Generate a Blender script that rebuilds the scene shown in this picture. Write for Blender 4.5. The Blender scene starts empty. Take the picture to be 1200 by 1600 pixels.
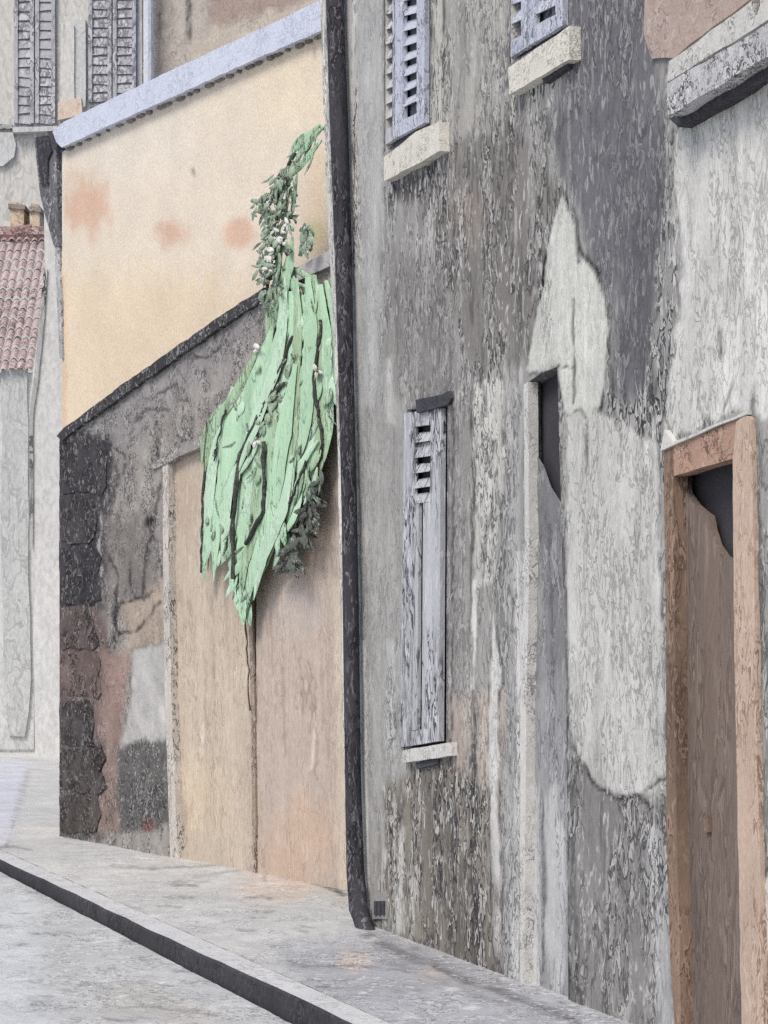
import bpy, bmesh, math, random
import numpy as np
from mathutils import Vector
random.seed(7)
C = bpy.context.scene.collection
R = math.radians

# ------------------------------------------------------------------ camera
F = 3600.0; CX = 600.0; HY = 1000.0; EYE = 1.6        # focal length, principal column and horizon measured on the photo
cd = bpy.data.cameras.new('camera'); cam = bpy.data.objects.new('camera', cd); C.objects.link(cam)
cam.location = (0, 0, EYE); cam.rotation_euler = (R(90), 0, 0)
cd.sensor_fit = 'HORIZONTAL'; cd.sensor_width = 36; cd.lens = 36 * F / 1200
cd.shift_y = 200 / 1200; cd.clip_start = 0.5; cd.clip_end = 500
bpy.context.scene.camera = cam

# ------------------------------------------------------------------ sky, sun, exposure (overcast)
w = bpy.data.worlds.new('World'); bpy.context.scene.world = w; w.use_nodes = True
nt = w.node_tree; sky = nt.nodes.new('ShaderNodeTexSky'); sky.sky_type = 'NISHITA'; sky.sun_disc = False
SUN_EL, SUN_AZ = R(50), R(216)                         # azimuth clockwise from +Y (north): light from behind, over the left shoulder
sky.sun_elevation = SUN_EL; sky.sun_rotation = SUN_AZ; sky.dust_density = 2.5; sky.ozone_density = 1.0; sky.air_density = 0.8
bg = nt.nodes['Background']; bg.inputs[1].default_value = 0.115; nt.links.new(sky.outputs[0], bg.inputs[0])
sl = bpy.data.lights.new('sun', 'SUN'); sl.energy = 1.6; sl.angle = R(22); sl.color = (1, .945, .86)
so = bpy.data.objects.new('sun', sl); C.objects.link(so)
sd = Vector((math.sin(SUN_AZ) * math.cos(SUN_EL), math.cos(SUN_AZ) * math.cos(SUN_EL), math.sin(SUN_EL)))
so.rotation_euler = sd.to_track_quat('Z', 'Y').to_euler(); so.location = (-6, -4, 12)
vs = bpy.context.scene.view_settings
vs.view_transform = 'Standard'; vs.look = 'None'; vs.gamma = 1; vs.use_curve_mapping = False; vs.exposure = 0.38
bpy.context.scene.cycles.use_denoising = False

# ------------------------------------------------------------------ colour, noise, paint helpers
def lin(c):
    c = np.asarray(c, float) / 255.0
    return np.where(c <= .04045, c / 12.92, ((c + .055) / 1.055) ** 2.4)
def hsh(ix, iy, s):
    n = (ix * 374761393 + iy * 668265263 + s * 982451653) & 0x7fffffff
    n = ((n ^ (n >> 13)) * 1274126177) & 0x7fffffff
    return ((n ^ (n >> 16)) & 0xffff) / 65535.0
def vnoise(x, y, s=0):
    x = np.asarray(x, float); y = np.asarray(y, float)
    ix = np.floor(x).astype(np.int64); iy = np.floor(y).astype(np.int64)
    fx = x - ix; fy = y - iy; fx = fx * fx * (3 - 2 * fx); fy = fy * fy * (3 - 2 * fy)
    a = hsh(ix, iy, s); b = hsh(ix + 1, iy, s); c = hsh(ix, iy + 1, s); d = hsh(ix + 1, iy + 1, s)
    return (a * (1 - fx) + b * fx) * (1 - fy) + (c * (1 - fx) + d * fx) * fy
def fbm(x, y, s=0, o=4):
    t = 0; a = .5; m = 0
    for k in range(o):
        t = t + a * vnoise(x, y, s + k * 17); m += a; x = x * 2.03; y = y * 2.03; a *= .55
    return t / m                                        # 0..1
def sstep(a, b, v):
    t = np.clip((v - a) / (b - a), 0, 1); return t * t * (3 - 2 * t)
def seg_dist(x, y, pts, closed):
    d = np.full(x.shape, 1e9); n = len(pts)
    for i in range(n if closed else n - 1):
        (x0, y0), (x1, y1) = pts[i], pts[(i + 1) % n]
        dx, dy = x1 - x0, y1 - y0; L = dx * dx + dy * dy + 1e-12
        t = np.clip(((x - x0) * dx + (y - y0) * dy) / L, 0, 1)
        d = np.minimum(d, np.hypot(x - x0 - t * dx, y - y0 - t * dy))
    return d
def inside(x, y, pts):
    r = np.zeros(x.shape, bool); n = len(pts)
    for i in range(n):
        (x0, y0), (x1, y1) = pts[i], pts[(i + 1) % n]
        if y0 == y1: continue
        c = ((y0 > y) != (y1 > y)) & (x < (x1 - x0) * (y - y0) / (y1 - y0) + x0)
        r ^= c
    return r
def sdist(x, y, pts):
    return seg_dist(x, y, pts, True) * np.where(inside(x, y, pts), 1, -1)

class Coat:
    """colour, fleck strength and relief of a plastered surface, laid on per vertex: patches, stains and cracks, and painted shade below a sill"""
    def __init__(s, px, py, a, b, base, fleck=.5, seed=1):
        s.px, s.py, s.a, s.b = px, py, a, b; s.seed = seed
        s.col = np.tile(lin(base), (len(px), 1)); s.fl = np.full(len(px), fleck); s.h = np.zeros(len(px))
    def patch(s, pts, col, soft=8, wob=9, fleck=None, op=1., ink=0., h=0., fr=(9, 5)):
        s.seed += 7
        x = s.px + (fbm(s.a * fr[0], s.b * fr[1], s.seed) - .5) * 2 * wob
        y = s.py + (fbm(s.a * fr[0], s.b * fr[1], s.seed + 3) - .5) * 4 * wob
        d = sdist(x, y, pts); m = sstep(-soft, soft, d) * op
        s.col = s.col * (1 - m[:, None]) + lin(col) * m[:, None]
        if fleck is not None: s.fl = s.fl * (1 - m) + fleck * m
        s.h += h * m
        if ink:
            k = np.exp(-((d + 1) / 2.6) ** 2) * ink * sstep(.38, .62, fbm(s.a * 6, s.b * 9, s.seed + 9))
            s.col *= (1 - k)[:, None]
    def crack(s, pts, wd=2.5, dark=.85, wob=3, col=None):
        s.seed += 5
        x = s.px + (fbm(s.a * 20, s.b * 20, s.seed) - .5) * 2 * wob
        y = s.py + (fbm(s.a * 20, s.b * 20, s.seed + 3) - .5) * 2 * wob
        d = seg_dist(x, y, pts, False)
        k = np.exp(-(d / wd) ** 2) * dark * sstep(.2, .5, fbm(s.a * 9, s.b * 9, s.seed + 9))
        t = lin(col) if col is not None else lin((45, 44, 47))
        s.col = s.col * (1 - k[:, None]) + t * k[:, None]; s.h -= .004 * k
    def blot(s, x, y, rx, ry, col, op=.6):
        s.seed += 5
        n = (fbm(s.a * 5, s.b * 5, s.seed) - .5) * .9
        r = np.hypot((s.px - x) / rx, (s.py - y) / ry) + n
        m = (1 - sstep(.35, 1.15, r)) * op
        s.col = s.col * (1 - m[:, None]) + lin(col) * m[:, None]
    def mottle(s, amt, f=(4, 2), sd=50):
        s.col *= (1 + (fbm(s.a * f[0], s.b * f[1], sd) - .5) * 2 * amt)[:, None]

# ------------------------------------------------------------------ procedural materials
MATS = {}
def mat(name, rgb=None, scale=26, zs=1.0, dark=.8, light=.5, var=.16, rough=.9, bump=.4, tint=None, lines=.035, cover=.44, inkc=(52, 50, 52), litc=(226, 226, 224)):
    """weathered painted plaster / wood / stone: cloudy tone, thin wandering dark marks and pale scuffs, all from noise in object space"""
    if name in MATS: return MATS[name]
    m = bpy.data.materials.new(name); m.use_nodes = True; MATS[name] = m
    t = m.node_tree; N = t.nodes; L = t.links; b = N['Principled BSDF']
    b.inputs['Roughness'].default_value = rough; b.inputs['Specular IOR Level'].default_value = .15
    tc = N.new('ShaderNodeTexCoord'); mp = N.new('ShaderNodeMapping'); mp.inputs['Scale'].default_value = (1, 1, zs); L.new(tc.outputs['Object'], mp.inputs[0])
    def noise(sc, det=3, dist=0., off=0.):
        n = N.new('ShaderNodeTexNoise'); n.inputs['Scale'].default_value = sc; n.inputs['Detail'].default_value = det; n.inputs['Distortion'].default_value = dist
        v = N.new('ShaderNodeVectorMath'); v.operation = 'ADD'; v.inputs[1].default_value = (off, off * 1.7, off * .6); L.new(mp.outputs[0], v.inputs[0]); L.new(v.outputs[0], n.inputs['Vector'])
        return n.outputs['Fac']
    def rng(x, a, c, lo, hi):
        r = N.new('ShaderNodeMapRange'); r.inputs[1].default_value = a; r.inputs[2].default_value = c; r.inputs[3].default_value = lo; r.inputs[4].default_value = hi
        L.new(x, r.inputs[0]); return r.outputs[0]
    def math_(op, x, y):
        q = N.new('ShaderNodeMath'); q.operation = op
        for i, v in enumerate((x, y)):
            if isinstance(v, (int, float)): q.inputs[i].default_value = v
            else: L.new(v, q.inputs[i])
        return q.outputs[0]
    if rgb is None:
        at = N.new('ShaderNodeAttribute'); at.attribute_name = 'coat'; base = at.outputs['Color']
        af = N.new('ShaderNodeAttribute'); af.attribute_name = 'fleck'; fl = af.outputs['Fac']
    else:
        cn = N.new('ShaderNodeRGB'); cn.outputs[0].default_value = (*lin(rgb), 1); base = cn.outputs[0]; fl = None
    if tint:
        mx = N.new('ShaderNodeMix'); mx.data_type = 'RGBA'; L.new(rng(noise(scale * .13, 3, .4, 31), .42, .62, 0, .8), mx.inputs[0]); L.new(base, mx.inputs[6]); mx.inputs[7].default_value = (*lin(tint), 1); base = mx.outputs[2]
    cl = rng(noise(scale * .16, 5, .3, 3), .28, .72, 1 - var, 1 + var)
    cl = math_('MULTIPLY', cl, rng(noise(scale * 5.2, 2, 0, 13), .3, .7, .88, 1.12))
    vm = N.new('ShaderNodeVectorMath'); vm.operation = 'SCALE'; L.new(base, vm.inputs[0]); L.new(cl, vm.inputs['Scale'])
    n2 = noise(scale, 3, .9, 11)
    line = rng(math_('ABSOLUTE', math_('SUBTRACT', n2, .5), 0.), lines * .35, lines, 1, 0)
    msk = rng(noise(scale * .22, 3, .3, 23), cover, cover + .12, 0, 1)
    n5 = noise(scale * .42, 4, .8, 71)
    line2 = math_('MULTIPLY', rng(math_('ABSOLUTE', math_('SUBTRACT', n5, .47), 0.), lines * .2, lines * .55, 1, 0), rng(noise(scale * .15, 2, .3, 83), .48, .58, 0, .8))
    blob = math_('MULTIPLY', rng(noise(scale * 1.7, 2, .5, 91), .34, .28, 0, .7), msk)
    dk = math_('MULTIPLY', math_('MAXIMUM', math_('MAXIMUM', math_('MULTIPLY', line, msk), line2), blob), dark)
    n4 = noise(scale * 1.25, 2, .7, 47)
    halo = math_('MULTIPLY', rng(math_('ABSOLUTE', math_('SUBTRACT', n2, .5 + lines * 1.9), 0.), lines * .4, lines * .9, .8, 0), msk)
    wt = math_('MULTIPLY', math_('MAXIMUM', halo, math_('MULTIPLY', rng(n4, .58, .65, 0, 1), rng(noise(scale * .2, 3, .3, 57), .42, .58, .1, 1))), light)
    if fl is not None: dk = math_('MULTIPLY', dk, fl); wt = math_('MULTIPLY', wt, fl)
    m1 = N.new('ShaderNodeMix'); m1.data_type = 'RGBA'; L.new(wt, m1.inputs[0]); L.new(vm.outputs[0], m1.inputs[6]); m1.inputs[7].default_value = (*lin(litc), 1)
    m2 = N.new('ShaderNodeMix'); m2.data_type = 'RGBA'; L.new(dk, m2.inputs[0]); L.new(m1.outputs[2], m2.inputs[6]); m2.inputs[7].default_value = (*lin(inkc), 1)
    L.new(m2.outputs[2], b.inputs['Base Color'])
    if bump:
        bp = N.new('ShaderNodeBump'); bp.inputs['Strength'].default_value = bump; bp.inputs['Distance'].default_value = .008
        L.new(math_('SUBTRACT', math_('MULTIPLY', n4, .8), math_('MULTIPLY', dk, .7)), bp.inputs['Height']); L.new(bp.outputs[0], b.inputs['Normal'])
    return m

# ------------------------------------------------------------------ things and parts
def tag(o, label=None, cat=None, group=None, kind=None):
    for k, v in (('label', label), ('category', cat), ('group', group), ('kind', kind)):
        if v: o[k] = v
    return o
def thing(name, label, cat, loc, group=None):
    o = bpy.data.objects.new(name, None); o.empty_display_size = .2; C.objects.link(o); o.location = loc
    o['origin'] = loc; return tag(o, label, cat, group)
def origin(p):
    l = Vector((0, 0, 0))
    while p is not None: l = l + p.location; p = p.parent
    return l
def link(name, me, m, parent=None, label=None):
    o = bpy.data.objects.new(name, me); C.objects.link(o)
    for q in (m if isinstance(m, (list, tuple)) else [m]): me.materials.append(q)
    if parent is not None:
        me.transform(__import__('mathutils').Matrix.Translation(-origin(parent))); o.parent = parent
    if label: o['label'] = label
    return o
def obj(name, bm, m, parent=None, label=None, smooth=False):
    bmesh.ops.recalc_face_normals(bm, faces=bm.faces)
    me = bpy.data.meshes.new(name); bm.to_mesh(me); bm.free()
    if smooth: me.shade_smooth()
    return link(name, me, m, parent, label)

class Plane:
    def __init__(s, O, d, n):
        s.O = Vector((O[0], O[1])); s.d = Vector(d).normalized(); s.n = Vector(n).normalized()
    def px(s, x, y, off=0.):                            # where a line of sight meets the wall plane -> (along, height)
        tx = (x - CX) / F; Y = (s.n.dot(s.O) + off) / (s.n.x * tx + s.n.y); X = tx * Y
        return (s.d.dot(Vector((X, Y)) - s.O), EYE + (HY - y) / F * Y)
    def to3(s, u, z, off=0.):
        p = s.O + s.d * u + s.n * off; return (p.x, p.y, z)
    def poly(s, pts, off=0.): return [s.px(x, y, off) for x, y in pts]
    def project(s, u, z, off=0.):
        X = s.O.x + s.d.x * u + s.n.x * off; Y = s.O.y + s.d.y * u + s.n.y * off
        return CX + F * X / Y, HY - F * (z - EYE) / Y
FAC = Plane((-.127, 13.09), (.31623, -.94868), (-.94868, -.31623))      # old grey house
YARD = Plane((.5, 13.41), (-.504, .864), (-.864, -.504))                # yard wall; the ochre house stands .35 m behind it
def front(Y): return Plane((0, Y), (1, 0), (0, -1))                      # a wall square to the street far behind

def wobble(pts, step=.05, amp=.004, sd=0):
    """resample an outline and let it wander a little, as worn edges do"""
    out = []; n = len(pts); k = sd * 31.7
    for i in range(n):
        (x0, y0), (x1, y1) = pts[i], pts[(i + 1) % n]
        L = math.hypot(x1 - x0, y1 - y0); c = max(1, int(L / step))
        for j in range(c):
            t = j / c; x = x0 + (x1 - x0) * t; y = y0 + (y1 - y0) * t
            f = .4 / step
            out.append((x + float(fbm(x * f * 1.3 + k, y * f + 7, 5, 2) - .5) * 2 * amp, y + float(fbm(x * f + 91, y * f * 1.3 + k, 9, 2) - .5) * 2 * amp))
    return out
SD = [0]
def add_prism(bm, pl, uz, o0, o1, amp=.004, step=.05):
    """an outline on a wall plane, given thickness from offset o0 (back) to o1 (front)"""
    SD[0] += 1
    q = wobble(uz, step, amp, SD[0]) if amp else uz
    a = [bm.verts.new(pl.to3(u, z, o0)) for u, z in q]; b = [bm.verts.new(pl.to3(u, z, o1)) for u, z in q]
    bm.faces.new(a[::-1]); bm.faces.new(b); n = len(q)
    for i in range(n): bm.faces.new((a[i], a[(i + 1) % n], b[(i + 1) % n], b[i]))
def prism(name, pl, pts, o0, o1, m, parent=None, amp=.004, step=.05, label=None):
    bm = bmesh.new(); add_prism(bm, pl, pl.poly(pts, o1), o0, o1, amp, step); return obj(name, bm, m, parent, label)
def add_tube(bm, pts, rad, seg=10):
    rings = []; n = len(pts)
    for i, p in enumerate(pts):
        p = Vector(p); t = (Vector(pts[min(i + 1, n - 1)]) - Vector(pts[max(i - 1, 0)])).normalized()
        s = t.cross(Vector((.31, .9, .17))).normalized(); r = t.cross(s)
        q = rad[i] if isinstance(rad, (list, tuple)) else rad
        rings.append([bm.verts.new(p + (s * math.cos(2 * math.pi * k / seg) + r * math.sin(2 * math.pi * k / seg)) * q) for k in range(seg)])
    for a, b in zip(rings, rings[1:]):
        for k in range(seg): bm.faces.new((a[k], a[(k + 1) % seg], b[(k + 1) % seg], b[k]))
    bm.faces.new(rings[0][::-1]); bm.faces.new(rings[-1])
def add_box(bm, x0, x1, y0, y1, z0, z1):
    v = [bm.verts.new(p) for p in ((x0,y0,z0),(x1,y0,z0),(x1,y1,z0),(x0,y1,z0),(x0,y0,z1),(x1,y0,z1),(x1,y1,z1),(x0,y1,z1))]
    for f in ((3,2,1,0),(4,5,6,7),(0,1,5,4),(1,2,6,5),(2,3,7,6),(3,0,4,7)): bm.faces.new([v[i] for i in f])
def slab(bm, pl, u0, u1, z0, z1, o0, o1):
    a = [bm.verts.new(pl.to3(u, z, o)) for o in (o0, o1) for u, z in ((u0,z0),(u1,z0),(u1,z1),(u0,z1))]
    for f in ((3,2,1,0),(4,5,6,7),(0,1,5,4),(1,2,6,5),(2,3,7,6),(3,0,4,7)): bm.faces.new([a[i] for i in f])

def wall_sheet(name, pl, rows, left, right, nu, paint, holes, m, parent, off=0., rough=.006, top=None):
    """a plastered wall face as a fine sheet with real openings; paint(coat) lays patches on it"""
    zs = np.asarray(rows); nz = len(zs)
    U0 = np.array([left(z) for z in zs]); U1 = np.array([right(z) for z in zs])
    t = np.linspace(0, 1, nu) if isinstance(nu, int) else np.asarray(nu); nu = len(t)
    U = U0[:, None] * (1 - t) + U1[:, None] * t; Z = np.repeat(zs[:, None], nu, 1)
    if top is not None:
        T = np.array([top(u) for u in U.ravel()]).reshape(U.shape); z0 = zs[0]; Z = z0 + (Z - z0) * (T - z0) / (zs[-1] - z0)
    u = U.ravel(); z = Z.ravel()
    idx = np.arange(nz * nu).reshape(nz, nu)
    q = np.stack([idx[:-1, :-1], idx[:-1, 1:], idx[1:, 1:], idx[1:, :-1]], -1).reshape(-1, 4)
    keep = np.ones(len(q), bool)
    for h in holes:
        keep &= ~inside(u[q].mean(1), z[q].mean(1), h)
    for h in holes:                                     # draw the rim of each opening onto its outline
        used_in = np.zeros(len(u), bool); used_out = np.zeros(len(u), bool)
        used_out[q[keep].ravel()] = True; used_in[q[~keep].ravel()] = True
        cand = np.where(used_in & used_out)[0]
        for i in cand:
            best = None
            for k in range(len(h)):
                (x0, y0), (x1, y1) = h[k], h[(k + 1) % len(h)]
                dx, dy = x1 - x0, y1 - y0; L = dx * dx + dy * dy + 1e-12; s = min(1, max(0, ((u[i] - x0) * dx + (z[i] - y0) * dy) / L))
                e = (x0 + dx * s, y0 + dy * s); dd = math.hypot(u[i] - e[0], z[i] - e[1])
                if best is None or dd < best[0]: best = (dd, e)
            if best[0] < .06: u[i], z[i] = best[1]
    X = pl.O.x + pl.d.x * u + pl.n.x * off; Y = pl.O.y + pl.d.y * u + pl.n.y * off
    px = CX + F * X / Y; py = HY - F * (z - EYE) / Y
    cp = paint(px, py, u, z)
    h = cp.h + (fbm(u * 7, z * 7, 77) - .5) * 2 * rough
    for hh in holes: h *= sstep(0, .05, seg_dist(u, z, hh, True))
    X = X + pl.n.x * h; Y = Y + pl.n.y * h
    return sheet_mesh(name, np.stack([X, Y, z], -1), q[keep], cp, m, parent)
def sheet_mesh(name, co, q, cp, m, parent):
    used = np.zeros(len(co), bool); used[q.ravel()] = True; mp = np.cumsum(used) - 1
    co = co[used]; q = mp[q]
    me = bpy.data.meshes.new(name); me.from_pydata(co.tolist(), [], q.tolist()); me.update()
    ca = me.color_attributes.new('coat', 'FLOAT_COLOR', 'POINT')
    col = np.ones((len(co), 4)); col[:, :3] = np.clip(cp.col[used], .01, .9); ca.data.foreach_set('color', col.ravel())
    fa = me.attributes.new('fleck', 'FLOAT', 'POINT'); fa.data.foreach_set('value', cp.fl[used])
    me.shade_smooth()
    return link(name, me, m, parent)
def reveal(name, pl, hole, depth, m, parent, back=True, f=.004, jamb=None):
    """the sides of an opening, running back from the wall face"""
    bm = bmesh.new(); n = len(hole)
    a = [bm.verts.new(pl.to3(u, z, f * -1)) for u, z in hole]; b = [bm.verts.new(pl.to3(u, z, -depth)) for u, z in hole]
    c = [bm.verts.new(pl.to3(u, z, -min(depth, .075))) for u, z in hole] if depth > .1 else b
    for i in range(n): bm.faces.new((a[i], a[(i + 1) % n], c[(i + 1) % n], c[i])).material_index = 1
    if depth > .1:
        for i in range(n): bm.faces.new((c[i], c[(i + 1) % n], b[(i + 1) % n], b[i]))
    if back: bm.faces.new(b)
    return obj(name, bm, [m, jamb or m], parent)

# ================================================================== the setting: ground, road, pavement, kerb
M_shade_back = mat('opening_shade', (70, 69, 74), 20, 1, .3, .0, .2, bump=0)  # shallow backs of openings, coloured dark to stand for the shade inside
def gp(x, y, z=0.):
    Y = (EYE - z) * F / (y - HY); return ((x - CX) / F * Y, Y)
K0 = Vector(gp(0, 1345)); K1 = Vector(gp(467, 1564)); KD = (K1 - K0).normalized(); KN = Vector((-KD.y, KD.x))   # along the kerb (towards us), across to the pavement
if KN.x < 0: KN = -KN
ROAD_Z = -.105
def kerb_drop(Y): return np.clip(-.1 + (np.asarray(Y) - 10.2) * .0058, -.115, -.055)
def strip_sheet(name, s, b, z, paint, m, relief=.004):
    S, B = np.meshgrid(s, b, indexing='ij'); sx = S.ravel(); bx = B.ravel()
    X = K0.x + KD.x * sx + KN.x * bx; Y = K0.y + KD.y * sx + KN.y * bx
    Yc = np.maximum(Y, .5); px = CX + F * X / Yc; py = HY + F * (EYE - z) / Yc
    cp = paint(px, py, X * 2, Y * .6)
    if z < 0: z = kerb_drop(Y)
    Z = z + cp.h + (fbm(X * 5, Y * 5, 4) - .5) * 2 * relief
    idx = np.arange(len(sx)).reshape(S.shape)
    q = np.stack([idx[:-1, :-1], idx[1:, :-1], idx[1:, 1:], idx[:-1, 1:]], -1).reshape(-1, 4)
    o = sheet_mesh(name, np.stack([X, Y, Z], -1), q, cp, m, None); o['kind'] = 'structure'; return o
M_ground = mat('ground_paint', None, 15, 1, .8, .7, .11, bump=.5, inkc=(105, 104, 106), litc=(232, 233, 234), lines=.03)
bm = bmesh.new(); v = [bm.verts.new(p) for p in ((-250, -20, -.16), (250, -20, -.16), (250, 400, -.16), (-250, 400, -.16))]; bm.faces.new(v)
tag(obj('ground', bm, mat('plain_ground', (176, 177, 180), 6, 1, .3, .2, .1)), kind='structure')

def paint_pavement(px, py, a, b):
    c = Coat(px, py, a, b, (196, 197, 197), .6, 300)
    c.patch([(-400, 1100), (110, 1100), (90, 1400), (-400, 1400)], (199, 200, 199), 14, 8, .3)
    c.patch([(430, 1480), (560, 1460), (700, 1480), (900, 1560), (1400, 1700), (500, 1700), (470, 1560)], (170, 172, 178), 22, 14, .8)
    c.patch([(560, 1440), (820, 1540), (800, 1580), (600, 1500)], (158, 158, 162), 14, 10, .9, op=.8)
    c.patch([(400, 1320), (540, 1385), (560, 1420), (440, 1380)], (186, 178, 170), 12, 8, .9, op=.8)
    c.blot(430, 1385, 75, 32, (202, 186, 174), .75); c.blot(555, 1500, 30, 24, (200, 186, 176), .75); c.blot(265, 1335, 36, 16, (198, 188, 180), .55)
    c.blot(680, 1520, 30, 16, (190, 180, 174), .6); c.blot(480, 1365, 40, 18, (190, 172, 160), .5)
    c.crack([(224, 1429), (300, 1468), (401, 1508), (470, 1545), (560, 1600)], 3.2, .75, 3, (110, 110, 114))
    c.crack([(175, 1352), (230, 1357), (330, 1352), (400, 1345)], 2, .55, 3, (120, 115, 112))
    c.crack([(265, 1380), (330, 1366), (420, 1352)], 2, .5, 3, (125, 120, 116)); c.crack([(470, 1510), (560, 1508), (640, 1518)], 2, .45, 4)
    c.crack([(362, 1322), (410, 1340), (415, 1385)], 2, .6, 3); c.crack([(430, 1340), (490, 1365), (535, 1396)], 4, .85, 3)
    c.crack([(100, 1306), (200, 1310), (280, 1312), (400, 1338)], 2.5, .7, 3)
    c.crack([(10, 1322), (28, 1260), (50, 1182)], 2.2, .8, 2, (105, 105, 112)); c.patch([(-60, 1186), (48, 1186), (30, 1240), (12, 1318), (-60, 1325)], (204, 207, 216), 4, 3, .3)
    c.crack([(-40, 1330), (20, 1322), (50, 1328)], 2, .6, 2, (120, 120, 124))
    c.crack([(570, 1462), (660, 1502), (760, 1542), (840, 1570), (900, 1594)], 6, .75, 7, (96, 95, 97)); c.crack([(600, 1500), (760, 1560), (880, 1590)], 4, .4, 5, (110, 110, 116)); c.crack([(265, 1306), (400, 1340), (540, 1398)], 4, .8, 5, (84, 80, 78))
    rr = random.Random(3)
    for k in range(70):
        y = 1300 + 300 * rr.random() ** .8; x = rr.uniform(60, 900); l = rr.uniform(8, 46)
        c.crack([(x, y), (x + l * .5, y + rr.uniform(-3, 3)), (x + l, y + rr.uniform(-2, 2))], rr.uniform(1.4, 2.8), rr.uniform(.4, .75), 4, (112, 110, 110) if rr.random() < .6 else (226, 226, 224))
    c.mottle(.05, (2, 4)); c.mottle(.09, (9, 14), 33); c.mottle(.07, (24, 34), 35); c.col *= np.array((1., .997, .975)); return c
s_rows = np.concatenate([np.linspace(-26, -4, 90), np.linspace(-3.7, 8, 320), np.linspace(8.4, 13, 12)])
strip_sheet('pavement', s_rows, np.concatenate([np.linspace(.176, 2.6, 130), np.linspace(2.8, 5, 8)]), 0., paint_pavement, M_ground)
def paint_road(px, py, a, b):
    c = Coat(px, py, a, b, (190, 192, 194), .75, 500)
    c.patch([(-300, 1360), (60, 1400), (90, 1700), (-300, 1700)], (198, 202, 206), 30, 20, .5)
    c.blot(200, 1570, 90, 40, (178, 176, 172), .7); c.blot(300, 1590, 60, 25, (184, 178, 170), .5); c.blot(130, 1490, 50, 30, (182, 184, 184), .5)
    c.crack([(0, 1362), (60, 1400), (110, 1420)], 5, .5, 4, (140, 140, 145))
    for y0, x0, x1 in ((1540, 190, 330), (1575, 160, 420), (1500, 150, 240), (1590, 60, 250)):
        c.crack([(x0, y0), ((x0 + x1) / 2, y0 + 4), (x1, y0 + 2)], 1.8, .45, 5, (128, 126, 124))
    rr = random.Random(5)
    for k in range(80):
        y = 1380 + 220 * rr.random(); x = rr.uniform(-20, 460); l = rr.uniform(8, 50)
        c.crack([(x, y), (x + l * .5, y + rr.uniform(-3, 3)), (x + l, y + rr.uniform(-2, 2))], rr.uniform(1.4, 2.8), rr.uniform(.35, .7), 4, (116, 115, 115) if rr.random() < .6 else (226, 226, 224))
    c.mottle(.05, (2, 4)); c.mottle(.09, (9, 14), 33); c.mottle(.07, (24, 34), 35); c.col *= np.array((1., .997, .975)); return c
strip_sheet('road', s_rows, np.concatenate([np.linspace(-12, -2.2, 12), np.linspace(-2, -.03, 110)]), ROAD_Z, paint_road, M_ground)
# kerb: pale worn top, dark face with its shade put into the colour
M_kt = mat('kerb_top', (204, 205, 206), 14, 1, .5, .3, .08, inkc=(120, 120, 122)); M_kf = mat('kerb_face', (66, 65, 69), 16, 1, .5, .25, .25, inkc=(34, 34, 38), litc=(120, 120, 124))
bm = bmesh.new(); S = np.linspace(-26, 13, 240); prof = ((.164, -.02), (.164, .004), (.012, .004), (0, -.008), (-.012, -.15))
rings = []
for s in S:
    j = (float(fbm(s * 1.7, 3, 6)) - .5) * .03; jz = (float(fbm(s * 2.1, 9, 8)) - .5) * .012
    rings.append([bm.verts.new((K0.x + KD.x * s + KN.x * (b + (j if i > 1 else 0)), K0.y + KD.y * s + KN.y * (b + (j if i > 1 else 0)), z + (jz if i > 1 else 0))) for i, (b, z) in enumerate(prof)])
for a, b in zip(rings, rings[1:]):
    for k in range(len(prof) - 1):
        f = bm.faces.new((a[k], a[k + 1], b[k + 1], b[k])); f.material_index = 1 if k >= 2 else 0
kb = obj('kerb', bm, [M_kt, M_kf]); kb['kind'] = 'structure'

# ================================================================== old grey house (right)
house = thing('old_house', 'tall grey old house with peeling plaster, blue grey shutters and a brown door', 'house', FAC.to3(2, 0, -1))
M_wall = mat('old_plaster', None, 22, .42, .9, .7, .13, bump=.5, inkc=(60, 59, 61), litc=(212, 212, 209), cover=.40, lines=.045)
E = [FAC.px(*p) for p in ((496, -140), (500, 0), (510, 300), (520, 500), (528, 700), (533, 1000), (540, 1300), (547, 1444))]
EZ = [e[1] for e in E][::-1]; EU = [e[0] for e in E][::-1]
left = lambda z: float(np.interp(z, EZ, EU))
P = FAC.poly
H_winA = P([(601, -150), (672, -150), (672, 200), (601, 240)]); H_winB = P([(797, -150), (889, -150), (889, 44), (797, 100)])
H_winC = P([(637, 640), (699, 632), (697, 1162), (631, 1172)])
H_slit = P([(821, 600), (845, 584), (871, 573), (878, 860), (885, 1100), (888, 1578), (815, 1545), (817, 1200), (825, 860)])
H_door = P([(1046, 744), (1151, 706), (1150, 900), (1152, 1200), (1158, 1640), (1158, 1668), (1058, 1628), (1050, 1300), (1047, 1000)])
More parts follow.
